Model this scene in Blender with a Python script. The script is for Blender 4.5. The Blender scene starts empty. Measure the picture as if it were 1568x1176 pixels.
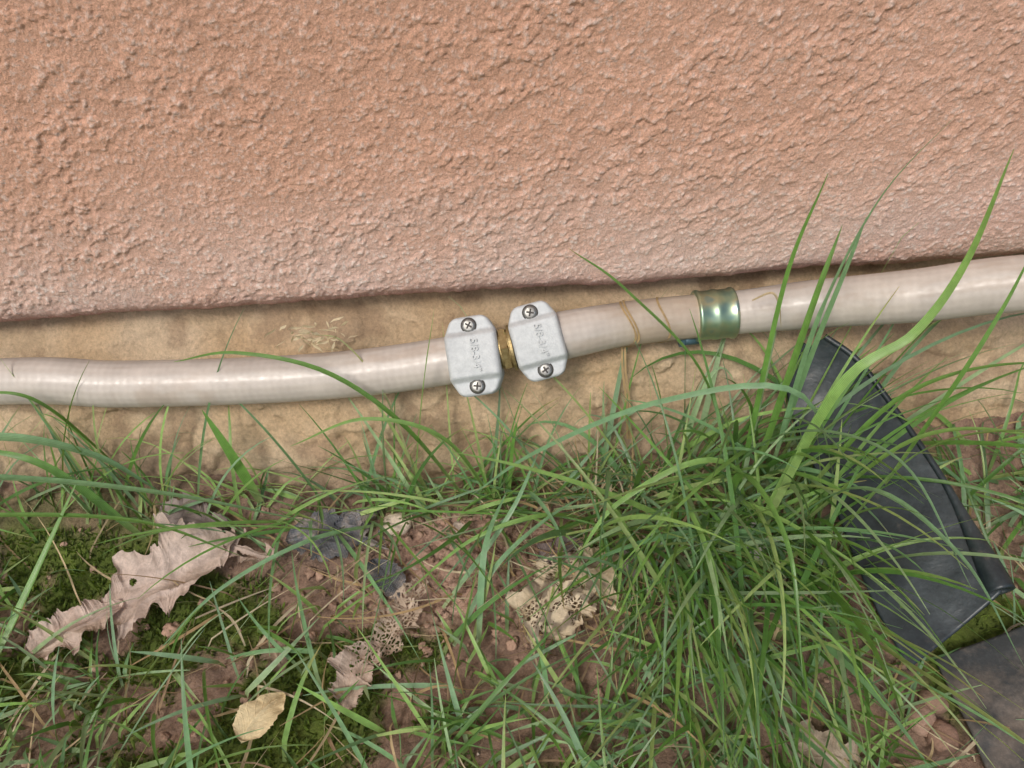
import bpy, bmesh, math, numpy as np
from mathutils import Vector, Matrix
rng=np.random.default_rng(7)
S=bpy.context.scene
# ---------------------------------------------------------------- noise
_perm=np.random.default_rng(1).permutation(4096)
def hsh(ix,iy,seed):
    ix=ix.astype(np.int64); iy=iy.astype(np.int64)
    return _perm[(_perm[(ix+seed*131)&4095]+iy*7+seed*17)&4095]/4095.0
def vn(x,y,seed=0):
    x0=np.floor(x);y0=np.floor(y);fx=x-x0;fy=y-y0
    fx=fx*fx*fx*(fx*(fx*6-15)+10);fy=fy*fy*fy*(fy*(fy*6-15)+10)
    a=hsh(x0,y0,seed);b=hsh(x0+1,y0,seed);c=hsh(x0,y0+1,seed);d=hsh(x0+1,y0+1,seed)
    return (a*(1-fx)+b*fx)*(1-fy)+(c*(1-fx)+d*fx)*fy*1.0
def fbm(x,y,o=4,seed=0,g=.5):
    s=0;a=1;n=0
    for i in range(o):
        s=s+a*vn(x*2**i+i*13.7,y*2**i+i*7.3,seed+i);n+=a;a*=g
    return s/n
def worley(x,y,seed=0):
    x0=np.floor(x);y0=np.floor(y);f1=np.full(x.shape,9.);f2=np.full(x.shape,9.);cid=np.zeros(x.shape)
    for i in(-1,0,1):
        for j in(-1,0,1):
            cx=x0+i;cy=y0+j
            px=cx+hsh(cx,cy,seed);py=cy+hsh(cx,cy,seed+5)
            d=np.hypot(px-x,py-y);c=hsh(cx,cy,seed+9)
            m=d<f1
            f2=np.where(m,f1,np.minimum(f2,d));cid=np.where(m,c,cid);f1=np.where(m,d,f1)
    return f1,f2,cid
def ss(a,b,x):
    t=np.clip((x-a)/(b-a),0,1);return t*t*(3-2*t)
# ---------------------------------------------------------------- mesh helpers
def link(o,parent=None):
    S.collection.objects.link(o)
    if parent is not None:o.parent=parent
    return o
def empty(name):
    o=bpy.data.objects.new(name,None);o.empty_display_size=.02;return link(o)
def mkmesh(name,V,F,mat,col=None,uv=None,smooth=True,parent=None,loc=None):
    me=bpy.data.meshes.new(name)
    V=np.asarray(V,dtype=np.float32)
    if isinstance(F,np.ndarray):
        n,k=F.shape
        me.vertices.add(len(V));me.vertices.foreach_set('co',V.ravel())
        me.loops.add(n*k);me.polygons.add(n)
        me.loops.foreach_set('vertex_index',F.astype(np.int32).ravel())
        me.polygons.foreach_set('loop_start',np.arange(n,dtype=np.int32)*k)
        me.update(calc_edges=True)
    else:
        me.from_pydata([tuple(v) for v in V],[],F)
    if col is not None:
        col=np.asarray(col,dtype=np.float32)
        if col.shape[1]==3:col=np.hstack([col,np.ones((len(col),1),np.float32)])
        a=me.color_attributes.new('Col','FLOAT_COLOR','POINT');a.data.foreach_set('color',col.ravel())
    if uv is not None:
        l=me.uv_layers.new(name='UVMap')
        li=np.empty(len(me.loops),dtype=np.int32);me.loops.foreach_get('vertex_index',li)
        l.data.foreach_set('uv',np.asarray(uv,dtype=np.float32)[li].ravel())
    me.polygons.foreach_set('use_smooth',[smooth]*len(me.polygons))
    me.validate();me.update()
    me.materials.append(mat)
    return link(bpy.data.objects.new(name,me),parent)
def gridF(nu,nv):
    i=np.arange(nu-1)[:,None]*nv+np.arange(nv-1)[None,:]
    i=i.ravel();return np.stack([i,i+nv,i+nv+1,i+1],1)
def axis(lo,hi,st,flo,fhi,g=1.3):
    c=list(np.arange(lo,hi+st/2,st));s=st
    while c[-1]<fhi:s*=g;c.append(c[-1]+s)
    s=st
    while c[0]>flo:s*=g;c.insert(0,c[0]-s)
    return np.array(c)
# ---------------------------------------------------------------- materials
def newmat(name,rough=.8):
    m=bpy.data.materials.new(name);m.use_nodes=True
    b=m.node_tree.nodes['Principled BSDF'];b.inputs['Roughness'].default_value=rough
    return m,m.node_tree.nodes,m.node_tree.links,b
def noise(N,L,scale,detail=4,rough=.6,vec=None):
    n=N.new('ShaderNodeTexNoise');n.inputs['Scale'].default_value=scale
    n.inputs['Detail'].default_value=detail;n.inputs['Roughness'].default_value=rough
    if vec is None:
        g=N.new('ShaderNodeNewGeometry');L.new(g.outputs['Position'],n.inputs['Vector'])
    else:L.new(vec,n.inputs['Vector'])
    return n.outputs['Fac']
def ramp(N,L,src,stops):
    r=N.new('ShaderNodeValToRGB');L.new(src,r.inputs[0])
    e=r.color_ramp.elements
    while len(e)<len(stops):e.new(.5)
    for i,(p,c) in enumerate(stops):
        e[i].position=p;e[i].color=(*c,1) if len(c)==3 else c
    return r.outputs[0]
def mixc(N,L,fac,a,b,mode='MIX'):
    m=N.new('ShaderNodeMix');m.data_type='RGBA';m.blend_type=mode
    for k,v in((0,fac),(6,a),(7,b)):
        if hasattr(v,'is_linked'):L.new(v,m.inputs[k])
        elif k==0:m.inputs[0].default_value=v
        else:m.inputs[k].default_value=(*v,1)
    return m.outputs[2]
def bump(N,L,b,h,dist,strength=1):
    n=N.new('ShaderNodeBump');n.inputs['Distance'].default_value=dist;n.inputs['Strength'].default_value=strength
    L.new(h,n.inputs['Height']);L.new(n.outputs[0],b.inputs['Normal'])
def vcol(N):
    a=N.new('ShaderNodeAttribute');a.attribute_name='Col';return a
def gray(v):return(v,v,v)
# stucco
mst,N,L,B=newmat('stucco_paint',.85)
a=vcol(N)
sp=ramp(N,L,noise(N,L,1500,4,.7),[(.34,gray(.84)),(.5,gray(1.0)),(.64,gray(1.25))])
c=mixc(N,L,1.0,a.outputs['Color'],sp,'MULTIPLY')
lg=ramp(N,L,noise(N,L,14,3,.5),[(.3,(.96,.94,.92)),(.7,(1.04,1.04,1.05))])
c=mixc(N,L,1.0,c,lg,'MULTIPLY')
# chalky pale grains
vo=N.new('ShaderNodeTexVoronoi');vo.inputs['Scale'].default_value=330;vo.inputs['Randomness'].default_value=1
g=N.new('ShaderNodeNewGeometry');L.new(g.outputs['Position'],vo.inputs['Vector'])
vr=ramp(N,L,vo.outputs['Distance'],[(.10,gray(1)),(.24,gray(0))])
gm=ramp(N,L,noise(N,L,60,4,.7),[(.52,gray(0)),(.66,gray(.75))])
c=mixc(N,L,mixc(N,L,1.0,vr,gm,'MULTIPLY'),c,(.84,.73,.66))
L.new(c,B.inputs['Base Color']);bump(N,L,B,noise(N,L,1000,5,.75),.0012,1.0)
# foundation
mfo,N,L,B=newmat('foundation_concrete',.9)
a=vcol(N)
sp=ramp(N,L,noise(N,L,600,5,.7),[(.3,gray(.75)),(.7,gray(1.18))])
c=mixc(N,L,1.0,a.outputs['Color'],sp,'MULTIPLY')
L.new(c,B.inputs['Base Color']);bump(N,L,B,noise(N,L,500,6,.78),.0018,1)
# ground
mgr,N,L,B=newmat('soil_and_moss',.95)
a=vcol(N)
sp=ramp(N,L,noise(N,L,900,5,.75),[(.3,gray(.65)),(.72,gray(1.3))])
c=mixc(N,L,1.0,a.outputs['Color'],sp,'MULTIPLY')
L.new(c,B.inputs['Base Color']);bump(N,L,B,noise(N,L,700,5,.78),.0016,1)
# grass
def grassmat(name,rough,trans):
    m,N,L,B=newmat(name,rough)
    a=vcol(N);uv=N.new('ShaderNodeUVMap')
    w=N.new('ShaderNodeTexWave');w.inputs['Scale'].default_value=2.2;w.bands_direction='X';w.inputs['Distortion'].default_value=.6
    w.inputs['Detail'].default_value=1
    L.new(uv.outputs[0],w.inputs['Vector'])
    r=ramp(N,L,w.outputs['Fac'],[(0,gray(.80)),(1,gray(1.15))])
    c=mixc(N,L,1.0,a.outputs['Color'],r,'MULTIPLY')
    bl=ramp(N,L,noise(N,L,260,3,.6),[(.3,gray(.85)),(.7,gray(1.15))])
    c=mixc(N,L,1.0,c,bl,'MULTIPLY')
    L.new(c,B.inputs['Base Color'])
    B.inputs['Specular IOR Level'].default_value=.7
    bump(N,L,B,w.outputs['Fac'],.0002,.6)
    t=N.new('ShaderNodeBsdfTranslucent');c2=mixc(N,L,1.0,c,(1.3,1.35,.5),'MULTIPLY');L.new(c2,t.inputs[0])
    mx=N.new('ShaderNodeMixShader');mx.inputs[0].default_value=trans
    L.new(B.outputs[0],mx.inputs[1]);L.new(t.outputs[0],mx.inputs[2])
    L.new(mx.outputs[0],N['Material Output'].inputs[0])
    return m
mgrass=grassmat('grass_blade',.28,.25)
mstraw=grassmat('dry_straw',.7,.2)
mmoss=grassmat('moss_stalks',.8,.3)
# leaf
def leafmat(name):
    m,N,L,B=newmat(name,.75)
    a=vcol(N);sp=ramp(N,L,noise(N,L,320,6,.75),[(.3,gray(.66)),(.65,gray(1.12))])
    c=mixc(N,L,1.0,a.outputs['Color'],sp,'MULTIPLY');L.new(c,B.inputs['Base Color'])
    bump(N,L,B,noise(N,L,500,4,.6),.0005,.7)
    t=N.new('ShaderNodeBsdfTranslucent');L.new(c,t.inputs[0])
    mx=N.new('ShaderNodeMixShader');mx.inputs[0].default_value=.2
    L.new(B.outputs[0],mx.inputs[1]);L.new(t.outputs[0],mx.inputs[2]);L.new(mx.outputs[0],N['Material Output'].inputs[0])
    return m
mleaf=leafmat('dry_leaf_tissue')
# hose
mho,N,L,B=newmat('hose_vinyl',.4)
a=vcol(N)
d=ramp(N,L,noise(N,L,90,6,.7),[(.35,gray(.86)),(.7,gray(1.05))])
L.new(mixc(N,L,1.0,a.outputs['Color'],d,'MULTIPLY'),B.inputs['Base Color'])
r=ramp(N,L,noise(N,L,300,4,.6),[(.3,gray(.28)),(.7,gray(.46))]);L.new(r,B.inputs['Roughness'])
bump(N,L,B,noise(N,L,500,3,.6),.0002,.4)
# coupling zinc
mzi,N,L,B=newmat('cast_zinc_painted',.55)
c=ramp(N,L,noise(N,L,350,6,.75),[(.3,(.38,.395,.39)),(.65,(.50,.515,.505))]);L.new(c,B.inputs['Base Color'])
bump(N,L,B,noise(N,L,1400,3,.6),.0003,.5)
msc,N,L,B=newmat('screw_steel',.42);B.inputs['Metallic'].default_value=.8
c=ramp(N,L,noise(N,L,900,4,.6),[(.3,(.14,.13,.115)),(.7,(.33,.33,.31))]);L.new(c,B.inputs['Base Color'])
mdk,N,L,B=newmat('screw_recess_dark',.8);B.inputs['Base Color'].default_value=(.045,.04,.035,1)  # flat dark colour for screw crosses and the rings around the heads
mbr,N,L,B=newmat('brass',.45);B.inputs['Metallic'].default_value=.75
c=ramp(N,L,noise(N,L,500,4,.6),[(.3,(.22,.15,.06)),(.7,(.42,.33,.16))]);L.new(c,B.inputs['Base Color'])
mcl,N,L,B=newmat('yellow_zinc_plating',.32);B.inputs['Metallic'].default_value=.8
c=ramp(N,L,noise(N,L,110,2,.5),[(.3,(.20,.30,.24)),(.45,(.32,.42,.28)),(.60,(.46,.46,.28)),(.72,(.25,.35,.31))]);L.new(c,B.inputs['Base Color'])
mbl,N,L,B=newmat('bolt_blue_zinc',.45);B.inputs['Metallic'].default_value=.4;B.inputs['Base Color'].default_value=(.07,.13,.16,1)
# plastic
def plast(name,c0,c1,lo,hi,rough):
    m,N,L,B=newmat(name,rough)
    f=noise(N,L,45,6,.72);c=ramp(N,L,f,[(lo,c0),(hi,c1)])
    s=ramp(N,L,noise(N,L,700,3,.7),[(.45,gray(1)),(.75,gray(1.5))])
    c=mixc(N,L,1.0,c,s,'MULTIPLY')
    du=ramp(N,L,noise(N,L,95,7,.8),[(.58,gray(0)),(.74,gray(.5))])
    L.new(mixc(N,L,du,c,(.17,.14,.115)),B.inputs['Base Color'])
    bump(N,L,B,noise(N,L,250,4,.6),.0005,.5);return m
mpl=plast('black_polyethylene',(.012,.018,.021),(.042,.054,.058),.42,.78,.4)
mpd=plast('dusty_black_polyethylene',(.028,.032,.033),(.14,.115,.092),.42,.70,.55)
# fabric
mfa,N,L,B=newmat('woven_weed_barrier',.5)
uv=N.new('ShaderNodeUVMap')
w1=N.new('ShaderNodeTexWave');w1.inputs['Scale'].default_value=26;w1.bands_direction='X'
w2=N.new('ShaderNodeTexWave');w2.inputs['Scale'].default_value=26;w2.bands_direction='Y'
L.new(uv.outputs[0],w1.inputs['Vector']);L.new(uv.outputs[0],w2.inputs['Vector'])
mm=mixc(N,L,.5,w1.outputs['Color'],w2.outputs['Color'])
c=ramp(N,L,mm,[(.2,(.025,.027,.032)),(.9,(.15,.155,.17))])
dd=ramp(N,L,noise(N,L,120,5,.7),[(.46,(0,0,0)),(.64,(1,1,1))])
L.new(mixc(N,L,dd,c,(.28,.23,.20)),B.inputs['Base Color']);bump(N,L,B,mm,.0002,.6)
# stone
mpe,N,L,B=newmat('pebble_stone',.85)
a=vcol(N);sp=ramp(N,L,noise(N,L,500,5,.7),[(.3,gray(.72)),(.7,gray(1.18))])
L.new(mixc(N,L,1.0,a.outputs['Color'],sp,'MULTIPLY'),B.inputs['Base Color']);bump(N,L,B,noise(N,L,800,5,.7),.001,.9)

# ---------------------------------------------------------------- house wall
house=empty('house_wall')
WZ=.0875
xs=axis(-.27,.27,.0006,-4,4,1.22)
zs=axis(WZ+.004,.235,.0006,WZ+.004,2.6,1.22)
X,Z=np.meshgrid(xs,zs,indexing='ij')
def stucco_h(X,Z):
    ca,sa=math.cos(math.radians(40)),math.sin(math.radians(40))
    U=X*ca+Z*sa;V=-X*sa+Z*ca
    wx=(fbm(U*140,V*140,2,31)-.5)*.0025;wy=(fbm(U*140,V*140,2,41)-.5)*.0025
    n1=fbm((U+wx)*165,(V+wy)*240,4,3,.62)
    n2=fbm((X+wx)*520,(Z+wy)*520,3,11,.7)
    f1,f2,cid=worley((X+wy)*600,(Z+wx)*600,21)
    crest=ss(.47,.57,n1)
    gr=np.clip(1-f1*1.2,0,1)*(cid>.3)
    g2=fbm(X*1100,Z*1100,2,61)
    patch=ss(.35,.62,fbm(U*24,V*34,3,77))
    h=.00048*crest*(.3+.7*patch)+.00058*gr*(.35+.65*crest)+.0009*(n2-.5)*(.5+.5*patch)+.0006*(g2-.5)
    return h,crest,gr,g2,n2
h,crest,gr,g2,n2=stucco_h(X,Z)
wob=(fbm(X*16,Z*0+2,3,51)-.5)*.004+.0012*(fbm(X*70,Z*0+2,3,52)-.5)*1.6-.002*ss(-.05,-.2,X)+.0040*ss(.03,.18,X)
h=h*(1-.5*ss(.010,.0,Z-WZ))
Y=-(h)+ .0035*np.exp(-(Z-(WZ+.004))/.003)
Zp=Z+wob*np.exp(-(Z-WZ)/.02)
base=np.array([.715,.405,.275])
dust=np.array([.75,.57,.49])
tip=np.array([.86,.73,.65])
dm=np.clip(ss(.085,.0,Z-WZ)*.62*(.5+fbm(X*30,Z*60,3,91))+.12*ss(0,.2,X),0,.8)
col=base[None,None]*(1-dm[...,None])+dust*dm[...,None]
speck=(ss(.46,.68,g2*.5+n2*.5)*ss(.2,.6,gr)*(.5+.55*ss(.07,.0,Z-WZ)*(1+ss(.05,.2,X)*.4)))[...,None]
col=col*(1-np.clip(speck,0,1))+tip*np.clip(speck,0,1)
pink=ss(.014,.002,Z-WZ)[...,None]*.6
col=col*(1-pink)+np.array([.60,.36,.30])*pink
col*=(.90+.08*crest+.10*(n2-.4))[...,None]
V=np.stack([X,Y,Zp],-1);y0=Y[:,0];z0=Zp[:,0]
lip=[];lipc=[]
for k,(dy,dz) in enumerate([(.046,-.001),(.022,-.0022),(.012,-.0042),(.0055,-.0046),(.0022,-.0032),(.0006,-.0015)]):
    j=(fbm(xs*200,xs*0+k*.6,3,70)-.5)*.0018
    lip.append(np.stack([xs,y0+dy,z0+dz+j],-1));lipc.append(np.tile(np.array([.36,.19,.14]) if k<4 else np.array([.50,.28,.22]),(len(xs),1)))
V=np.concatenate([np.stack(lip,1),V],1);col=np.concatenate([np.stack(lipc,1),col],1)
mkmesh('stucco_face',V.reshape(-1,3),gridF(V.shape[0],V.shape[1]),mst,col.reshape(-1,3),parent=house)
def fy(z): return -.032+.066*np.clip(z/.095,0,1.2)**1.8
xs2=axis(-.28,.28,.0012,-4,4,1.3);zs2=np.linspace(-.03,.104,120)
X,Z=np.meshgrid(xs2,zs2,indexing='ij')
ledge=.006*ss(.062,.056,Z+.012*(fbm(X*14,Z*0,2,5)-.5))
n=fbm(X*60,Z*90,4,15);st=fbm(X*18,Z*140,3,19)
chip=ss(.56,.62,fbm(X*38,Z*55,4,88))
Y=fy(np.clip(Z,0,1))+.003-ledge*.7-(n-.5)*.008-(st-.5)*.003-.0018*fbm(X*400,Z*400,3,23)+.0016*chip
t=fbm(X*25,Z*50,4,29)[...,None]
col=np.array([.60,.40,.215])*(1-t)+np.array([.69,.54,.37])*t
col=col*(1-chip[...,None]*.35)+np.array([.43,.30,.17])*chip[...,None]*.35
dk=ss(.56,.70,fbm(X*45,Z*70,4,33))[...,None]*.5
col=col*(1-dk)+np.array([.29,.18,.105])*dk
up=ss(.070,.090,Z)[...,None]*.35;col=col*(1-up)+np.array([.28,.16,.09])*up  # overhang shade painted in: colour darkens towards the foundation top
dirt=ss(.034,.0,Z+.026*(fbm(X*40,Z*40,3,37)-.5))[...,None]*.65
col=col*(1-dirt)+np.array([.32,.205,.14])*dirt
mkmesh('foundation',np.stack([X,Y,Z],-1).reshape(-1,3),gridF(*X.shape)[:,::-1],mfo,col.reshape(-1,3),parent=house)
# ---------------------------------------------------------------- ground
def patchm(x,y):
    x=np.asarray(x,float);y=np.asarray(y,float)
    d=np.hypot((x+.024)/.056,(y+.076)/.034)+.5*(fbm(x*45,y*45,3,44)-.5)
    return ss(1.15,.75,d)
def gh0(x,y):
    x=np.asarray(x,float);y=np.asarray(y,float)
    nearw=ss(-.085,-.025,y)
    z=nearw*(.020*ss(-.05,-.16,x)+.024*ss(.04,.12,x))
    z=z+.008*(fbm(x*14+5,y*14,3,101)-.5)*ss(3,.3,np.abs(x)+np.abs(y))
    return z-.003*patchm(x,y)
xs=axis(-.26,.26,.0009,-60,60,1.25);ys=axis(-.24,.012,.0009,-60,60,1.25)
X,Y=np.meshgrid(xs,ys,indexing='ij')
pm=patchm(X,Y)
wx=(fbm(X*150,Y*150,2,3)-.5)*.004
f1,f2,cid=worley((X+wx)*150,(Y-wx)*150,7);g1,g2_,gid=worley((X-wx)*400,(Y+wx)*400,17)
crack=ss(.0,.14,f2-f1)
nr=(np.abs(X)<.5)&(Y>-.5)&(Y<.3)
Z=gh0(X,Y)+np.where(nr,(.0026*crack*(.4+cid)*pm+.0014*ss(0,.35,g2_-g1)*(gid>.3)*(.4+.6*pm)+.0026*(fbm(X*260,Y*260,4,9)-.5)),0)
moss=ss(.50,.62,fbm(X*22,Y*22,4,55)+.16*ss(-.02,-.14,X)-.05)*(1-pm)*ss(.0,-.05,Y+.02)
t=fbm(X*60,Y*60,4,57)[...,None]
soil=np.array([.42,.25,.175])*(1-t)+np.array([.58,.39,.295])*t
soil=soil*(.58+.45*crack*(.7+.4*cid))[...,None]
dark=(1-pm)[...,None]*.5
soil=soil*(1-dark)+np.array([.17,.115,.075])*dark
mc=np.array([.085,.125,.018])*(1-t)+np.array([.15,.20,.03])*t
far=ss(.35,.9,np.hypot(X,Y))
moss=np.clip(moss+far,0,1)
col=soil*(1-moss[...,None])+mc*moss[...,None]
mkmesh('ground',np.stack([X,Y,Z],-1).reshape(-1,3),gridF(*X.shape),mgr,col.reshape(-1,3))
# ---------------------------------------------------------------- tubes
def catmull(P,n):
    P=np.asarray(P,float);P=np.vstack([2*P[0]-P[1],P,2*P[-1]-P[-2]]);out=[]
    m=len(P)-3
    for q in np.linspace(0,m-1e-9,n):
        i=int(q);t=q-i;a,b,c,d=P[i:i+4]
        out.append(.5*((2*b)+(-a+c)*t+(2*a-5*b+4*c-d)*t*t+(-a+3*b-3*c+d)*t**3))
    return np.array(out)
def resample(P,step):
    s=np.r_[0,np.cumsum(np.linalg.norm(np.diff(P,axis=0),axis=1))];n=max(4,int(s[-1]/step))
    q=np.linspace(0,s[-1],n);return np.stack([np.interp(q,s,P[:,k]) for k in range(3)],1),q
def frames(P,up=(0,-.7071,.7071),ax=None):
    if ax is not None:T=np.tile(np.array(ax,float)/np.linalg.norm(ax),(len(P),1))
    else:
        T=np.gradient(P,axis=0);T/=np.linalg.norm(T,axis=1)[:,None]
    up=np.array(up);A=up-T*(T@up)[:,None];A/=np.linalg.norm(A,axis=1)[:,None]
    return T,A,np.cross(T,A)
def tube(name,P,r,mat,nseg=24,parent=None,disp=None,colf=None,smooth=True,cap=True,ax=None):
    P=np.array([tuple(p) for p in P],float)
    T,A,Bn=frames(P,ax=ax);n=len(P);r=np.broadcast_to(r,(n,))
    th=np.linspace(0,2*math.pi,nseg,endpoint=False)
    R=r[:,None]*np.ones((1,nseg))
    if disp is not None:R=R+disp(th)
    V=P[:,None]+R[...,None]*(np.cos(th)[None,:,None]*A[:,None]+np.sin(th)[None,:,None]*Bn[:,None])
    i=np.arange(n-1)[:,None]*nseg;j=np.arange(nseg)[None];k=(j+1)%nseg
    F=np.stack([(i+j).ravel(),(i+k).ravel(),(i+nseg+k).ravel(),(i+nseg+j).ravel()],1)
    Fl=F.tolist()
    if cap:Fl+= [list(range(nseg))[::-1],list(range((n-1)*nseg,n*nseg))]
    c=None if colf is None else colf(th).reshape(-1,3)
    return mkmesh(name,V.reshape(-1,3),Fl,mat,c,smooth=smooth,parent=parent)
HP=[(-.60,.010,.050),(-.40,-.004,.060),(-.2266,-.015,.0695),(-.1744,-.0175,.0662),(-.1108,-.019,.0650),(-.0639,-.020,.0670),(-.0232,-.021,.0727),(0,-.020,.0769),(.0241,-.016,.0786),(.0521,-.010,.0779),(.0813,-.008,.0780),(.1017,-.008,.0790),(.1328,-.0125,.0850),(.1654,-.026,.0978),(.2002,-.036,.1093),(.26,-.055,.122),(.42,-.10,.11),(.62,-.16,.05)]
HC=catmull(HP,900);HC,HS=resample(HC,.0007)
def at(x):
    i=int(np.argmin(np.abs(HC[:,0]-x)));return i
i0=at(-.0095);i1=at(.0165)
hose=empty('garden_hose')
def hosepart(nm,P,q,r):
    def disp(th):
        a=q[:,None]*950
        d=np.sin(a+10*th[None])*np.sin(a-10*th[None])
        lo=(fbm(q[:,None]*14+0*th,np.cos(th)[None]*.8+0*q[:,None]+3,2,5)-.5)
        return .00005*d+.0003*lo
    def cf(th):
        a=q[:,None]*950
        d=.5+.5*np.sin(a+10*th[None])*np.sin(a-10*th[None])
        d=.5+(d-.5)*(.12+.40*ss(.35,.65,fbm(q[:,None]*40+0*th,np.cos(th)[None]*1.5+2+0*q[:,None],3,13)))
        g=fbm(q[:,None]*60+0*th,np.cos(th)[None]*2+5+np.sin(th)[None]*2,4,8)
        c=np.array([.43,.375,.32])*(1-d[...,None])+np.array([.525,.47,.41])*d[...,None]
        k=ss(.52,.76,g)[...,None]*.35
        br=(ss(.03,.06,P[:,0])*ss(.10,.085,P[:,0])*.55)[:,None,None]
        c=c*(1-br)+np.array([.36,.27,.175])*br
        return c*(1-k)+np.array([.34,.25,.18])*k
    return tube(nm,P,r,mho,96,hose,disp,cf)
rr=.0104+.0007*ss(.12,.2,HC[:,0])-.0008*ss(.02,.05,HC[:,0])*ss(.13,.10,HC[:,0])
hosepart('left_run',HC[:i0],HS[:i0],rr[:i0])
hosepart('right_run',HC[i1:],HS[i1:],rr[i1:])
# ---------------------------------------------------------------- coupling
coup=empty('hose_coupling')
def frameM(c,t,w=(0,-.7071,.7071)):
    t=Vector(t).normalized();w=Vector(w);w=(w-t*w.dot(t)).normalized();v=w.cross(t)
    return Matrix(((t.x,v.x,w.x,c[0]),(t.y,v.y,w.y,c[1]),(t.z,v.z,w.z,c[2]),(0,0,0,1)))
def clam(name,M,HW=.0112,HV=.0170):
    nv=81;nu=41
    vs=np.linspace(-1,1,nv);us=np.linspace(-1,1,nu)
    def hw(v):
        a=abs(v);w=HW*(1-.015*(a/.6)**2)
        w-=HW*.24*float(ss(.52,1.0,np.array(a)))**.9
        if a>.84:
            q=(a-.84)/.16;w-=HW*.30*(1-math.sqrt(max(0,1-q*q)))
        return float(w)
    def ht(v):
        a=abs(v)
        return float(.0110-.0006*(a/.5)**2 if a<.5 else (.0104-.0030*ss(.48,.66,np.array(a))))
    sheets=[]
    for sgn in(1,-1):
        Gd=np.zeros((nv,nu,3))
        for i,v in enumerate(vs):
            w=hw(v);h=ht(v)
            for j,u in enumerate(us):
                e=max(0,(abs(u)-.80)/.20);ev=max(0,(abs(v)-.90)/.10)
                e2=min(1,math.hypot(e,ev))
                hh=(h*(1-.24*(1-math.sqrt(max(0,1-e2*e2)))))
                Gd[i,j]=(u*w,v*HV,sgn*hh)
        sheets.append(Gd)
    V=np.concatenate([sheets[0].reshape(-1,3),sheets[1].reshape(-1,3)])
    F=gridF(nv,nu);n=nv*nu
    Fl=F[:,::-1].tolist()+(F+n).tolist()
    ring=[(0,j) for j in range(nu)]+[(i,nu-1) for i in range(1,nv)]+[(nv-1,j) for j in range(nu-2,-1,-1)]+[(i,0) for i in range(nv-2,0,-1)]
    idx=[a*nu+b for a,b in ring];m=len(idx)
    mid=[V[k].copy() for k in idx]
    ext=[]
    for z,s in zip([.0010,.0004,-.0004,-.0010],[1,.93,.93,1]):
        for p in mid:ext.append((p[0]*s,p[1]*(1-(1-s)*.6),z))
    V=np.vstack([V,np.array(ext)])
    rings=[idx]+[[2*n+q*m+k for k in range(m)] for q in range(4)]+[[k+n for k in idx]]
    for r0,r1 in zip(rings[:-1],rings[1:]):
        for k in range(m):
            k2=(k+1)%m;Fl.append([r0[k],r0[k2],r1[k2],r1[k]])
    o=mkmesh(name,V,Fl,mzi,parent=coup,smooth=True);o.matrix_world=M
    bm=o.modifiers.new('b','EDGE_SPLIT');bm.split_angle=math.radians(50)
    ns=28
    for q,v in enumerate((HV*.76,-HV*.76)):
        bV=[];Fs=[]
        prof=[(.0029,.0),(.0029,.0006),(.0026,.0010),(.0019,.0012)]
        for r,z in prof:
            for k in range(ns):
                a=2*math.pi*k/ns;bV.append((r*math.cos(a),v+r*math.sin(a),.0073+z))
        for a in range(len(prof)-1):
            for k in range(ns):
                k2=(k+1)%ns;Fs.append([a*ns+k,a*ns+k2,(a+1)*ns+k2,(a+1)*ns+k])
        Fs.append([3*ns+k for k in range(ns)])
        s=mkmesh(name+'_screw',bV,Fs,msc,parent=coup);s.matrix_world=M
        Vr=[];Fr=[]
        for r in(.0029,.0034):
            for k in range(ns):
                a=2*math.pi*k/ns;Vr.append((r*math.cos(a),v+r*math.sin(a),.00755))
        for k in range(ns):
            k2=(k+1)%ns;Fr.append([k,ns+k,ns+k2,k2])
        an=rng.uniform(0,1.5)
        for w,l,zz in((.00036,.0016,.00855),(.0016,.00036,.00858)):
            b0=len(Vr)
            for x,y in((-w,-l),(w,-l),(w,l),(-w,l)):
                Vr.append((x*math.cos(an)-y*math.sin(an),v+x*math.sin(an)+y*math.cos(an),zz))
            Fr.append([b0,b0+1,b0+2,b0+3])
        s=mkmesh(name+'_screw_cross',Vr,Fr,mdk,parent=coup,smooth=False);s.matrix_world=M
    cu=bpy.data.curves.new('t','FONT');cu.body='5/8-3/4"';cu.size=.0044;cu.extrude=.0010;cu.align_x='CENTER';cu.align_y='CENTER';cu.space_character=1.0
    ob=bpy.data.objects.new('t',cu);S.collection.objects.link(ob)
    bpy.context.view_layer.update()
    me=bpy.data.meshes.new_from_object(ob.evaluated_get(bpy.context.evaluated_depsgraph_get()))
    bpy.data.objects.remove(ob)
    me.materials.clear();me.materials.append(mzi)
    t=bpy.data.objects.new(name+'_size_mark',me);link(t,coup)
    t.matrix_world=M@Matrix.Translation((.0012,0,.01075))@Matrix.Rotation(math.radians(-90),4,'Z')
cd=Vector((.047,.004,.0075)).normalized()
cc=Vector((-0.0015,-.0205,.0765))
clam('left_clamp',frameM(cc-cd*.0140,(.047,.001,.005),(-.12,-.7071,.7071)))
clam('right_clamp',frameM(cc+cd*.0140,(.047,.005,.009),(.10,-.7071,.7071)),.0107,.0164)
ax=np.array(cd);c0=np.array(cc)
def ringtube(name,prof,mat,nseg,parent,c,ax,smooth=True):
    P=np.array([c+ax*s for s,_ in prof]);r=np.array([q for _,q in prof])
    return tube(name,P,r,mat,nseg,parent,smooth=smooth,ax=ax)
ringtube('brass_nut',[(-.0022,.0088),(-.0018,.0098),(.0010,.0098),(.0014,.0088)],mbr,6,coup,c0,ax,False)
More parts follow.
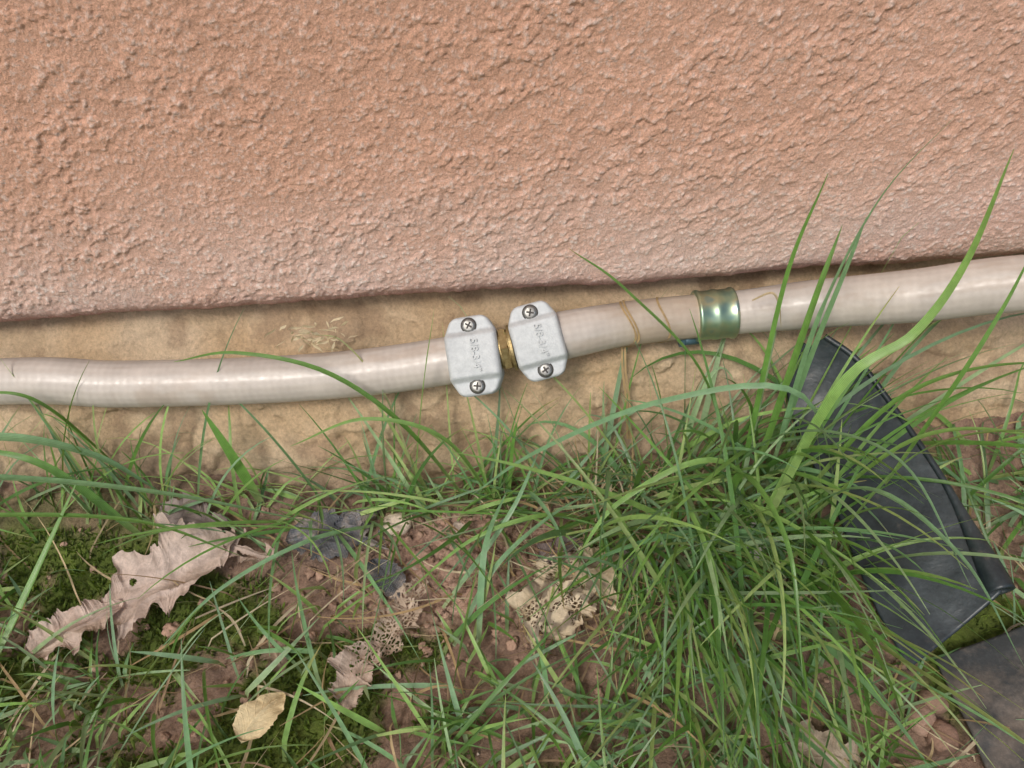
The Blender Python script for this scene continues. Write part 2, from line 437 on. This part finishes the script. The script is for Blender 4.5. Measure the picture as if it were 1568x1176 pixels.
ringtube('brass_collar',[(-.008,.0078),(-.003,.0079),(-.0026,.0084),(.0016,.0084),(.0019,.0100),(.0030,.0100),(.0033,.0078),(.008,.0078)],mbr,48,coup,c0,ax,False)
# ---------------------------------------------------------------- band clamp
bc=empty('hose_clamp')
ib=at(.0905);c=HC[ib];tx=HC[ib+5]-HC[ib-5];tx/=np.linalg.norm(tx)
prof=[(-.0085,.0095),(-.0085,.0110),(-.0078,.0115),(-.0070,.0114),(-.0060,.0109),(-.0018,.0108),(-.0008,.0112),(.0008,.0112),(.0018,.0108),(.0060,.0109),(.0070,.0114),(.0078,.0115),(.0085,.0110),(.0085,.0095)]
ringtube('band',prof,mcl,64,bc,c,tx)
M=frameM(c,tx)
tube('clamp_bolt',[M@Vector((-.0140,-.0100,-.004)),M@Vector((-.0115,-.0100,-.004)),M@Vector((-.007,-.0100,-.004))],.0023,mbl,16,bc)
tube('bolt_head',[M@Vector((-.0155,-.0100,-.004)),M@Vector((-.0147,-.0100,-.004)),M@Vector((-.0134,-.0100,-.004))],.0033,mbl,6,bc,smooth=False)
# ---------------------------------------------------------------- blades
class Acc:
    def __init__(s):s.V=[];s.F=[];s.C=[];s.U=[];s.n=0
    def strip(s,P,w,col,side=None,fold=.25,twist=0.):
        n=len(P);T=np.gradient(P,axis=0);T/=np.linalg.norm(T,axis=1)[:,None]+1e-12
        if side is None:side=np.cross(T[0],[0,0,1.]);
        A=np.cross(T,[0.,0,1]);bad=np.linalg.norm(A,axis=1)<.25
        A[bad]=side if np.linalg.norm(side)>1e-6 else np.array([1.,0,0])
        A/=np.linalg.norm(A,axis=1)[:,None]
        Bn=np.cross(A,T)
        q=np.linspace(0,1,n)
        an=twist*q if np.isscalar(twist) else twist[0]+twist[1]*q
        A2=A*np.cos(an)[:,None]+Bn*np.sin(an)[:,None];B2=-A*np.sin(an)[:,None]+Bn*np.cos(an)[:,None]
        ww=w[:,None]
        V=np.stack([P-A2*ww,P-B2*ww*fold,P+A2*ww],1).reshape(-1,3)
        i=s.n+np.arange(n-1)*3
        F=np.concatenate([np.stack([i,i+1,i+4,i+3],1),np.stack([i+1,i+2,i+5,i+4],1)])
        s.V.append(V);s.F.append(F);s.C.append(np.repeat(col,3,axis=0));L=np.linspace(0,1,n)
        s.U.append(np.stack([np.tile([0,.5,1],n),np.repeat(L,3)],1));s.n+=3*n
    def done(s,name,mat):
        return mkmesh(name,np.vstack(s.V),np.vstack(s.F),mat,np.vstack(s.C),np.vstack(s.U))
GC=[np.array(c)*1.1 for c in[(.13,.27,.055),(.20,.36,.085),(.17,.32,.14),(.26,.42,.12),(.10,.22,.05),(.30,.43,.22),(.34,.45,.16),(.22,.36,.20)]]
SC=[np.array(c) for c in[(.56,.43,.25),(.46,.32,.16),(.62,.52,.35),(.36,.24,.14)]]
G=Acc();D=Acc()
def wprof(n,w,sharp=1.6):
    q=np.linspace(0,1,n);return w*(.55+.45*np.minimum(1,q*4))*(1-q**sharp*1.0)**.75+.00008
def keepout(P):
    z=P[:,2]
    lim=np.where(z>.082,-.0045,fy(np.clip(z,0,.1))-.010)
    lim=np.minimum(lim,-.0045)
    P[:,1]=np.minimum(P[:,1],lim)
    return P
def bcol(n,c,dry):
    q=np.linspace(0,1,n)[:,None]
    basec=np.array([.38,.40,.20])
    k=ss(.22,.0,q)*.6;o=c*(1-k)+basec*k
    k=ss(1-dry,1,q)*.85 if dry>0 else 0
    return o*(1-k)+np.array([.48,.34,.15])*k
def blade(x,y,az,length,el,bend,w,c=None,acc=G,n=11,curl=0.,dry=0.,lift=0,fold=.28,tw=None):
    ds=length/(n-1);p=np.array([x,y,float(gh0(x,y))-.001+lift]);P=[p.copy()];e=el;a=az
    for k in range(n-1):
        p=p+ds*np.array([math.cos(e)*math.cos(a),math.cos(e)*math.sin(a),math.sin(e)])
        e-=bend/(n-1)*(.4+1.2*k/(n-1));a+=curl/(n-1)
        if p[2]<.006:p[2]=.006;e=max(e,rng.uniform(-.05,.12))
        P.append(p.copy())
    P=keepout(np.array(P))
    gz=gh0(P[:,0],P[:,1]);P[:,2]=np.maximum(P[:,2],gz+.0015);P[0,2]=gz[0]-.002
    if c is None:c=GC[rng.integers(len(GC))]*rng.uniform(.75,1.2)
    if tw is None:tw=(rng.normal(0,.5),rng.normal(0,.9))
    acc.strip(P,wprof(n,w),bcol(n,c,dry) if acc is G else np.tile(c,(n,1)),fold=fold,twist=tw)
def hero(pts,w,c,n=26,dry=0.,tw=(0,.3),acc=G):
    P=catmull(np.array(pts),n)
    acc.strip(P,wprof(n,w,2.2),bcol(n,np.array(c),dry) if acc is G else np.tile(np.array(c),(n,1)),fold=.3,twist=tw)
gA=(.15,.31,.065);gB=(.22,.39,.10);gC=(.19,.35,.17)
hero([(.100,-.057,.01),(.1014,-.050,.056),(.1064,-.035,.1197),(.114,-.03,.159)],.0011,gA)
hero([(.110,-.062,.01),(.1126,-.055,.068),(.1162,-.05,.1153),(.130,-.04,.155),(.1525,-.03,.1794)],.0010,gC,tw=(.3,.5))
hero([(.100,-.085,.01),(.1176,-.075,.0959),(.141,-.07,.1181),(.1518,-.065,.1444),(.1545,-.06,.1818)],.0019,gB,tw=(-.4,.5))
hero([(.105,-.057,.01),(.1146,-.045,.1081),(.122,-.035,.1405)],.0018,gA,tw=(.4,.3))
hero([(.112,-.055,.01),(.119,-.047,.085),(.127,-.038,.125),(.131,-.033,.142)],.0011,gC)
hero([(.15,-.075,.02),(.165,-.07,.09),(.175,-.062,.12),(.181,-.055,.14)],.0009,gA)
hero([(.098,-.057,.01),(.0791,-.045,.0761),(.0457,-.036,.1171),(.0237,-.03,.1339)],.0010,gA,dry=.1)
hero([(-.023,-.047,.003),(-.0474,-.041,.0535),(-.0754,-.037,.0845),(-.1098,-.035,.0962),(-.135,-.036,.094)],.0013,gA)
hero([(-.050,-.044,.003),(-.038,-.040,.07),(-.028,-.035,.1137)],.0010,gB)
hero([(-.27,-.04,.055),(-.2158,-.045,.066),(-.181,-.046,.052),(-.160,-.05,.03)],.0026,gC)
hero([(-.29,-.05,.05),(-.2187,-.0552,.052),(-.149,-.0633,.045),(-.0895,-.0684,.025)],.0022,gC,tw=(.2,.3))
hero([(-.29,-.06,.03),(-.2187,-.066,.04),(-.16,-.07,.035),(-.12,-.08,.02)],.0016,gA,tw=(.2,.3))
hero([(-.120,-.046,.012),(-.126,-.042,.045),(-.1327,-.036,.0657)],.0024,gA,tw=(.6,.2))
hero([(-.17,-.06,.004),(-.20,-.05,.05),(-.235,-.045,.062)],.0019,gA)
hero([(-.01,-.05,.003),(-.03,-.047,.05),(-.062,-.047,.066),(-.095,-.05,.055)],.0012,gB)
hero([(-.005,-.048,.003),(-.001,-.042,.04),(.004,-.04,.062)],.0010,gA)
hero([(-.185,-.03,.02),(-.20,-.034,.075),(-.228,-.036,.083)],.0010,gA)
hero([(.14,-.07,.02),(.11,-.065,.085),(.06,-.055,.075),(.01,-.06,.055),(-.02,-.066,.035)],.0013,gC,tw=(.2,.4))
hero([(.12,-.075,.01),(.08,-.075,.06),(.04,-.085,.05),(.02,-.1,.03)],.0014,gB)
hero([(.13,-.09,.02),(.14,-.10,.09),(.165,-.115,.115),(.19,-.13,.11)],.0016,gB,tw=(.3,.5))
hero([(.10,-.09,.02),(.115,-.11,.085),(.135,-.14,.09),(.15,-.17,.07)],.0019,gC,tw=(.1,.5))
hero([(.085,-.06,.02),(.10,-.08,.08),(.125,-.11,.10),(.14,-.15,.08)],.0017,gC,tw=(.1,.5))
hero([(.09,-.07,.02),(.085,-.09,.07),(.09,-.125,.075),(.09,-.16,.05)],.0016,gA,tw=(.1,.5))
hero([(.07,-.06,.01),(.065,-.085,.05),(.07,-.12,.05),(.068,-.15,.03)],.0014,gB,tw=(.1,.5))
hero([(.12,-.08,.02),(.15,-.085,.08),(.19,-.10,.09),(.23,-.11,.07)],.0015,gB,tw=(.1,.5))
hero([(.12,-.07,.02),(.15,-.065,.08),(.19,-.07,.10),(.23,-.08,.09)],.0015,gA,tw=(.1,.5))
hero([(-.22,-.12,.004),(-.20,-.08,.03),(-.185,-.055,.05)],.0020,gA)
hero([(-.06,-.055,.003),(-.09,-.075,.022),(-.125,-.095,.02),(-.15,-.115,.008)],.0011,gC)
hero([(-.035,-.10,.002),(-.005,-.075,.03),(.01,-.052,.045)],.0013,gC)
hero([(.035,-.06,.003),(.01,-.075,.03),(-.02,-.085,.03),(-.05,-.098,.012)],.0011,gB)
hero([(-.02,-.12,.003),(-.015,-.09,.03),(-.005,-.065,.035)],.0014,gC)
hero([(-.005,-.048,.004),(.004,-.062,.03),(.014,-.08,.032),(.020,-.10,.026)],.0011,gC)
hero([(.030,-.048,.006),(.038,-.07,.03),(.046,-.095,.032),(.050,-.115,.025)],.0013,gB)
hero([(-.030,-.118,.003),(-.012,-.095,.022),(.010,-.078,.03),(.032,-.064,.03)],.0012,gC)
U=rng.uniform;NN=rng.normal
def onstrip(x,y):return x>.122+.02*min(1,(-y-.03)/.05) and y<-.045 and x<.20
def nearleaf(x,y):return abs(x-.019)<.026 and abs(y+.103)<.026 or abs(x+.168)<.042 and abs(y+.088)<.028 or abs(x+.057)<.02 and abs(y+.118)<.022 or abs(x+.1)<.01 and abs(y+.147)<.012 or abs(x+.08)<.022 and abs(y+.068)<.014
k=0
while k<300:
    x=NN(.102,.032);y=NN(-.070,.026)
    if y>-.035:y=-.035-abs(NN(0,.01))
    if onstrip(x,y):continue
    r=U();az=U(0,2*math.pi) if r<.22 else math.radians(NN(-95,34)) if r<.68 else math.radians(NN(20,45))
    Ln=U(.06,.145)
    ex,ey=x+.6*Ln*math.cos(az),y+.6*Ln*math.sin(az)
    if onstrip(ex,ey) and ey<-.06 and U()<.70:continue
    k+=1
    blade(x,y,az,Ln,U(.6,1.3),U(.5,1.5),U(.0006,.0015),curl=NN(0,.2),dry=.15 if U()<.15 else 0,n=14)
for k in range(100):
    x=U(.195,.27);y=U(-.14,-.04)
    blade(x,y,math.radians(NN(100,45)) if U()<.5 else math.radians(NN(-15,35)),U(.05,.09),U(.5,1.1),U(.6,1.6),U(.0007,.0014),curl=NN(0,.3),n=12)
for k in range(200):
    x=NN(.076,.026);y=U(-.17,-.05)
    if nearleaf(x,y) or onstrip(x,y):continue
    blade(x,y,math.radians(NN(-94,30)),U(.04,.10),U(.25,.9),U(.3,1.2),U(.0004,.0011),curl=NN(0,.3),n=11,dry=.2 if U()<.2 else 0)
for k in range(190):
    x=U(-.26,.09);y=U(-.056,-.042)
    blade(x,y,math.radians(NN(150,50)) if U()<.55 else math.radians(NN(20,50)),U(.03,.085),U(.3,1.2),U(.3,1.4),U(.0004,.0011),curl=NN(0,.4),n=10,dry=.2 if U()<.2 else 0)
for cx in(-.195,-.165,-.06,-.012,.03,.065):
    for k in range(12):
        blade(cx+NN(0,.004),-.047+NN(0,.003),math.radians(NN(90,70)),U(.035,.075),U(.9,1.45),U(.3,1.2),U(.0004,.0009),n=10)
# long thin blades draping over the soil and a few standing in front of the hose
for k in range(60):
    x=U(-.11,.07);y=U(-.062,-.046)
    blade(x,y,math.radians(NN(-90,50)),U(.045,.095),U(.2,.7),U(.2,.8),U(.0004,.0010),curl=NN(0,.2),n=12,dry=.2 if U()<.2 else 0)
for k in range(11):
    x=(-.21,-.19,-.15,-.09,-.075,-.04,-.03,.02,.04,.06,.07)[k]
    blade(x,-.046,math.radians(NN(150 if k%2 else 40,25)),U(.075,.115),U(1.0,1.3),U(.3,.9),U(.0005,.0009),n=13)
cnt=0
while cnt<1950:
    x=U(-.30,.30);y=U(-.30,-.055)
    pmv=float(patchm(x,y));cl=float(fbm(np.array([x*32.]),np.array([y*32.]),2,66)[0])
    dens=(1-pmv*.975)*(.20+1.3*ss(.42,.6,cl))*(.45 if y>-.095 else 1)
    if nearleaf(x,y):dens*=.06
    if onstrip(x,y):dens*=.0
    if U()>dens:continue
    cnt+=1
    blade(x,y,U(0,2*math.pi),U(.012,.045),U(.2,1.2),U(.2,1.2),U(.0005,.0012),curl=NN(0,.3),n=7,dry=.3 if U()<.1 else 0)
for k in range(230):
    x=U(-.28,.08);y=U(-.24,-.10)
    if nearleaf(x,y) or patchm(x,y)>.2:continue
    blade(x,y,U(0,2*math.pi),U(.035,.075),U(.3,.9),U(.2,1.0),U(.0006,.0013),curl=NN(0,.2),n=12)
for k in range(1800):
    x=U(-.9,.9);y=U(-1.0,-.26)
    blade(x,y,U(0,2*math.pi),U(.03,.07),U(.6,1.3),U(.3,1.4),U(.0010,.0018),n=5)
G.done('grass',mgrass)
for k in range(460):
    if U()<.5:x=NN(.055,.03);y=U(-.12,-.045)
    else:x=U(-.25,.22);y=U(-.2,-.04)
    blade(x,y,U(0,2*math.pi),U(.015,.07),U(-.0,.5),U(.1,1.2),U(.0002,.0007),c=SC[rng.integers(4)]*U(.8,1.15),acc=D,curl=NN(0,.9),n=10,lift=.003)
for k in range(60):
    x=U(.03,.08);y=U(-.06,-.045)
    blade(x,y,math.radians(NN(90,60)),U(.02,.05),U(.4,1.2),U(.4,1.6),U(.0002,.0005),c=SC[rng.integers(4)],acc=D,curl=NN(0,.9),n=10)
for xx,r in((.0505,.0100),(.0525,.0104),(.067,.0100)):
    i=at(xx);T,A,Bn=frames(HC[i-6:i+7]);th=np.linspace(-1.7,2.0,30)
    P=HC[i]+r*(np.cos(th)[:,None]*A[6]+np.sin(th)[:,None]*Bn[6])+T[6]*(.002*np.sin(th*2))[:,None]
    if xx<.06:P=np.vstack([P,P[-1]+np.array([[0,-.006,-.01],[.002,-.012,-.025],[.003,-.016,-.045]])*1.0]) 
    D.strip(P,np.full(len(P),.0005),np.tile(SC[1]*1.1,(len(P),1)),fold=.1)
hero([(.1005,-.022,.097),(.107,-.024,.102),(.110,-.027,.098),(.112,-.03,.088)],.0009,(.55,.45,.28),acc=D)
for k in range(46):
    p=np.array([-.083,-.018,.088])+np.array([NN(0,.007),NN(0,.001),NN(0,.004)])
    a=U(0,6.28);d=np.array([math.cos(a),-.2,math.sin(a)*.6])*U(.003,.008)
    D.strip(np.array([p,p+d*.35,p+d*.7+[0,0,.0005],p+d]),np.array([.0002,.0006,.0005,.0001]),np.tile(SC[2]*1.1,(4,1)),fold=.4,twist=(U(0,3),0))
hero([(-.045,-.045,.005),(-.055,-.03,.06),(-.07,-.02,.085),(-.083,-.017,.088)],.0004,(.4,.42,.2),acc=D)
D.done('dry_grass',mstraw)
Mo=Acc();cnt=0
while cnt<9000:
    x=U(-.25,-.02) if U()<.75 else U(-.05,.2);y=U(-.22,-.055)
    m=float(fbm(np.array([x*22.]),np.array([y*22.]),4,55)[0])+.16*float(ss(-.02,-.14,np.array(x)))-.05
    if m<.53 or patchm(x,y)>.3:continue
    cnt+=1
    p=np.array([x,y,float(gh0(x,y))]);a=U(0,6.28);h=U(.0015,.0045)
    d=np.array([math.cos(a)*.6,math.sin(a)*.6,1])*h
    c=np.array([.15,.22,.028])*U(.5,1.3)
    Mo.strip(np.array([p,p+d*.6,p+d]),np.array([.0004,.0005,.00005]),np.tile(c,(3,1)),fold=.5,twist=(U(0,3),0))
Mo.done('moss',mmoss)
# ---------------------------------------------------------------- dry leaves
def leaf(name,cx,cy,ang,Ln,W,seed,c0,c1,lobes=.35,nl=3.5,crum=.004,holes=.0,spots=0.,lift=.004,arch=.004,mat=mleaf,curlup=.004,tearth=.66,jag=.45,fr=46.):
    nu,nv=170,100
    s=np.linspace(0.0,1,nu);t=np.linspace(-1,1,nv);Sg,Tg=np.meshgrid(s,t,indexing='ij')
    w=W*np.sin(math.pi*np.clip(s,0,1)**.85)**.6
    lob=1-lobes*(.5+.5*np.cos(2*math.pi*nl*s))
    jagL=1-jag*np.abs(fbm(s*16+seed,s*0+1,4,seed)-.5)*2;jagR=1-jag*np.abs(fbm(s*16+seed,s*0+9,4,seed+3)-.5)*2
    hwL=w*lob*jagL;hwR=w*np.roll(lob,4)*jagR
    HW=np.where(Tg<0,hwL[:,None],hwR[:,None])
    x=(Sg-.5)*Ln+np.abs(Tg)*HW*.45*np.sin(2*math.pi*nl*Sg+1)*lobes;y=Tg*HW+.12*Ln*np.sin(Sg*2.5+seed)
    x,y=x+.007*(fbm(x*60+seed,y*60,3,seed+31)-.5)*np.abs(Tg)*(W/.02),y+.007*(fbm(x*60+seed,y*60+9,3,seed+37)-.5)*np.abs(Tg)*(W/.02)
    qx=x*fr+seed*3.1;qy=y*fr+seed
    rid=1-np.abs(fbm(qx,qy,3,seed+11)-.5)*4
    z=crum*(rid)*.6+crum*1.6*(fbm(qx*.6,qy*.6,2,seed+17)-.5)+curlup*np.abs(Tg)**2*(.2+fbm(Sg*6,Tg*0+seed,2,seed+2))+arch*np.sin(math.pi*Sg)
    vein=np.minimum(np.abs(Tg)*6,1);sv=np.abs(((Sg*7-np.abs(Tg)*2.2)%1)-.5)*2
    svm=ss(.86,1,sv)
    z=z+.0002*svm+.0005*(1-vein)
    z-=z.min();
    q=fbm(x*130,y*130,4,seed+5)[...,None]
    col=np.array(c0)*(1-q)+np.array(c1)*q
    vm=np.clip(svm*.25+(1-vein)*.5,0,.6)[...,None];col=col*(1-vm)+np.array(c1)*1.15*vm
    if spots>0:
        sp=ss(.54,.64,fbm(x*190,y*190,3,seed+8))[...,None]*spots;col=col*(1-sp)+np.array([.11,.08,.055])*sp
    ca,sa=math.cos(ang),math.sin(ang)
    Xw=cx+x*ca-y*sa;Yw=cy+x*sa+y*ca;Zw=gh0(Xw,Yw)+lift+z
    F=gridF(nu,nv)
    fx=x.ravel()[F].mean(1);fyv=y.ravel()[F].mean(1)
    keep=np.ones(len(F),bool)
    tt=np.abs(Tg.ravel()[F].mean(1))
    if holes>0:
        w1,w2,_=worley(fx*620+seed+2*fbm(fx*300,fyv*300,2,3),fyv*620+2*fbm(fx*300,fyv*300,2,8),seed+4)
        big=fbm(fx*90,fyv*90,3,seed+6)
        keep=(w2-w1<.30)|(tt<.05)|(big<.60-holes*.28)
    tear=fbm(fx*75,fyv*75,3,seed+9)
    keep&=~((tear>tearth)&(tt>.25))
    uvw=np.stack([x.ravel()*18,y.ravel()*18],1)
    return mkmesh(name,np.stack([Xw,Yw,Zw],-1).reshape(-1,3),F[keep],mat,col.reshape(-1,3),uvw)
an=math.atan2(.049,.065)
leaf('dry_leaf',-.153,-.082,an-.30,.058,.025,5,(.42,.31,.24),(.65,.52,.44),lobes=.38,nl=2.6,crum=.006,lift=.010,tearth=.68)
leaf('dry_leaf',-.187,-.103,an,.040,.013,3,(.40,.29,.22),(.63,.50,.42),lobes=.30,crum=.005,lift=.009,tearth=.68)
leaf('dry_leaf',-.120,-.070,an-.7,.026,.009,9,(.38,.27,.21),(.58,.46,.38),crum=.004,lift=.008)
leaf('dry_leaf',.020,-.104,1.0,.050,.022,14,(.40,.31,.19),(.64,.53,.37),lobes=.30,nl=2.5,crum=.006,holes=.06,spots=.75,lift=.009,tearth=.72)
leaf('dry_leaf',-.052,-.107,1.3,.038,.012,21,(.36,.27,.19),(.56,.45,.34),crum=.006,holes=.75,lift=.009)
leaf('dry_leaf',-.064,-.132,1.1,.032,.011,25,(.38,.28,.21),(.58,.46,.37),crum=.006,holes=.45,lift=.009)
leaf('dry_leaf',-.1005,-.147,1.2,.021,.0075,33,(.58,.45,.24),(.72,.60,.36),lobes=.05,crum=.001,lift=.013,curlup=.002,tearth=.9,jag=.15)
leaf('dry_leaf',.098,-.083,1.9,.02,.008,39,(.5,.45,.41),(.7,.65,.6),crum=.004,lift=.014)
leaf('dry_leaf',-.105,-.118,2.2,.020,.007,41,(.25,.17,.11),(.42,.31,.22),crum=.003,lift=.003)
leaf('dry_leaf',.045,-.085,.2,.026,.010,47,(.28,.22,.19),(.48,.41,.37),crum=.004,lift=.004)
leaf('dry_leaf',-.150,-.056,.1,.036,.012,52,(.2,.15,.13),(.32,.26,.23),crum=.003,lift=.002)
leaf('dry_leaf',.02,-.076,.6,.026,.010,71,(.16,.12,.11),(.27,.21,.2),crum=.003,lift=.002)
leaf('dry_leaf',.105,-.165,2.6,.03,.013,57,(.36,.28,.2),(.52,.42,.32),crum=.004,lift=.004)
leaf('weed_barrier_fabric',-.084,-.068,-.15,.048,.015,63,(.1,.1,.1),(.2,.2,.2),lobes=.12,nl=1.5,crum=.004,arch=.001,curlup=.001,mat=mfa,lift=.004,tearth=.64,jag=.35)
leaf('weed_barrier_fabric',-.060,-.085,-1.2,.026,.008,68,(.1,.1,.1),(.2,.2,.2),lobes=.12,nl=1.5,crum=.003,arch=.001,curlup=.001,mat=mfa,lift=.004,tearth=.62,jag=.4)
leaf('weed_barrier_fabric',-.076,-.052,.3,.022,.005,73,(.1,.1,.1),(.2,.2,.2),lobes=.15,nl=1.5,crum=.003,arch=.001,mat=mfa,lift=.004,jag=.4)
# ---------------------------------------------------------------- pebbles
PV=[];PF=[];PC=[];pn=0
def ico(s):
    bm=bmesh.new();bmesh.ops.create_icosphere(bm,subdivisions=s,radius=1);bm.verts.ensure_lookup_table()
    a=np.array([v.co[:] for v in bm.verts]);b=np.array([[v.index for v in f.verts] for f in bm.faces]);bm.free();return a,b
I3=ico(3)
def peb(x,y,r,c,fl=.65,rg=.5,bury=.0):
    global pn
    s=int(U(0,900));iv,iff=I3;v=iv*1.0
    d=1-rg*.5+rg*fbm(v[:,0]*1.6+s+v[:,2],v[:,1]*1.6+v[:,2]*1.3,3,5)
    v=v*d[:,None]*np.array([U(.8,1.3),U(.8,1.1),fl])*r
    a=U(0,6.28);R=np.array([[math.cos(a),-math.sin(a),0],[math.sin(a),math.cos(a),0],[0,0,1]])
    v=v@R.T+np.array([x,y,float(gh0(x,y))+r*fl*(.45-bury)+.001])
    PV.append(v);PF.append(iff+pn);PC.append(np.tile(np.array(c)*U(.85,1.1),(len(v),1)));pn+=len(v)
peb(-.0575,-.0540,.0066,(.72,.58,.45));peb(-.100,-.052,.004,(.40,.30,.22));peb(-.028,-.058,.0038,(.58,.46,.38));peb(-.004,-.072,.0045,(.52,.36,.29))
peb(.172,-.155,.007,(.30,.20,.14));peb(.150,-.165,.006,(.28,.17,.12));peb(-.036,-.052,.003,(.4,.25,.18));peb(.19,-.09,.006,(.42,.27,.18));peb(.196,-.10,.005,(.5,.38,.28))
peb(.145,-.158,.006,(.34,.22,.16));peb(.152,-.152,.005,(.30,.19,.13));peb(.20,-.075,.005,(.48,.33,.22));peb(.189,-.075,.004,(.40,.26,.18))
for k in range(520):
    if U()<.7:x=NN(-.026,.032);y=NN(-.077,.020)
    else:x=U(-.25,.25);y=U(-.2,-.045)
    if y>-.04:continue
    peb(x,y,abs(NN(0,.0009))+.0005,(.44,.28,.20) if U()<.95 else (.5,.4,.32),.8,1.5,.3)
mkmesh('pebbles',np.vstack(PV),np.vstack(PF),mpe,np.vstack(PC))
# ---------------------------------------------------------------- lawn edging
def edging(name,Lp,Rp,mat,br=.0042,sag=.004,seed=0):
    par=empty(name)
    Lc=catmull(Lp,120);Rc=catmull(Rp,120);nv=30
    t=np.linspace(0,1,nv)[None,:,None]
    P=Lc[:,None]*(1-t)+Rc[:,None]*t
    P[...,2]-=sag*np.sin(math.pi*t[...,0])-.0012*(fbm(P[...,0]*50,P[...,1]*50,2,seed)-.5)*2
    o=mkmesh('strip',P.reshape(-1,3),gridF(120,nv),mat,parent=par)
    m=o.modifiers.new('s','SOLIDIFY');m.thickness=.0018;m.offset=-1
    T,A,Bn=frames(Rc);ns=28;th=np.linspace(0,2*math.pi,ns,endpoint=False)
    circ=np.cos(th)[None,:,None]*A[:,None]+np.sin(th)[None,:,None]*Bn[:,None]
    tp=(.26+.74*ss(.6,1.0,np.linspace(0,1,120)))[:,None,None]
    O=Rc[:,None]+circ*br*tp;I=Rc[:,None]+circ*br*.62*tp
    V=np.concatenate([O.reshape(-1,3),I.reshape(-1,3)]);n=120*ns
    i=np.arange(119)[:,None]*ns;j=np.arange(ns)[None];k=(j+1)%ns
    F=np.stack([(i+j).ravel(),(i+k).ravel(),(i+ns+k).ravel(),(i+ns+j).ravel()],1)
    e=np.arange(ns);k2=(e+1)%ns
    Fl=np.vstack([F,F[:,::-1]+n,np.stack([e,e+n,k2+n,k2],1),np.stack([e+119*ns,k2+119*ns,k2+n+119*ns,e+n+119*ns],1)])
    mkmesh('bead',V,Fl,mat,parent=par)
    return par
edging('plastic_lawn_edging',[(.131,-.017,.066),(.124,-.024,.050),(.126,-.04,.038),(.133,-.075,.028),(.136,-.115,.022),(.141,-.145,.018)],
 [(.1385,-.017,.070),(.150,-.027,.065),(.160,-.0415,.056),(.171,-.0777,.047),(.175,-.105,.041),(.177,-.126,.037)],mpl,.0050,.003)
edging('plastic_lawn_edging',[(.158,-.136,.008),(.159,-.175,.008),(.160,-.21,.007),(.16,-.27,.004)],
 [(.200,-.128,.020),(.206,-.165,.022),(.209,-.21,.020),(.212,-.28,.014)],mpd,.0035,.003,5)
# ---------------------------------------------------------------- light + camera
el,azs=math.radians(50),math.radians(208)
w=bpy.data.worlds.new('World');S.world=w;w.use_nodes=True
nt=w.node_tree;sk=nt.nodes.new('ShaderNodeTexSky');sk.sky_type='NISHITA';sk.sun_disc=False
sk.sun_elevation=el;sk.sun_rotation=azs;sk.air_density=1.0;sk.dust_density=3.0;sk.ozone_density=.8
nt.links.new(sk.outputs[0],nt.nodes['Background'].inputs[0]);nt.nodes['Background'].inputs[1].default_value=.15
sd=bpy.data.lights.new('sun','SUN');sd.energy=2.15;sd.angle=math.radians(16);sd.color=(1,.97,.92)
so=link(bpy.data.objects.new('sun',sd))
d=Vector((math.sin(azs)*math.cos(el),math.cos(azs)*math.cos(el),math.sin(el)))
so.rotation_euler=d.to_track_quat('Z','Y').to_euler()
cam=bpy.data.cameras.new('camera');co=link(bpy.data.objects.new('camera',cam))
cam.lens=27.55;cam.sensor_width=36;cam.clip_start=.005;cam.clip_end=200
co.matrix_world=Matrix.Translation((0,-.27,.3045))@Matrix.Rotation(math.radians(45),4,'X')@Matrix.Rotation(math.radians(-3.3),4,'Z')
S.camera=co
S.view_settings.view_transform='Standard';S.view_settings.look='None';S.view_settings.exposure=0
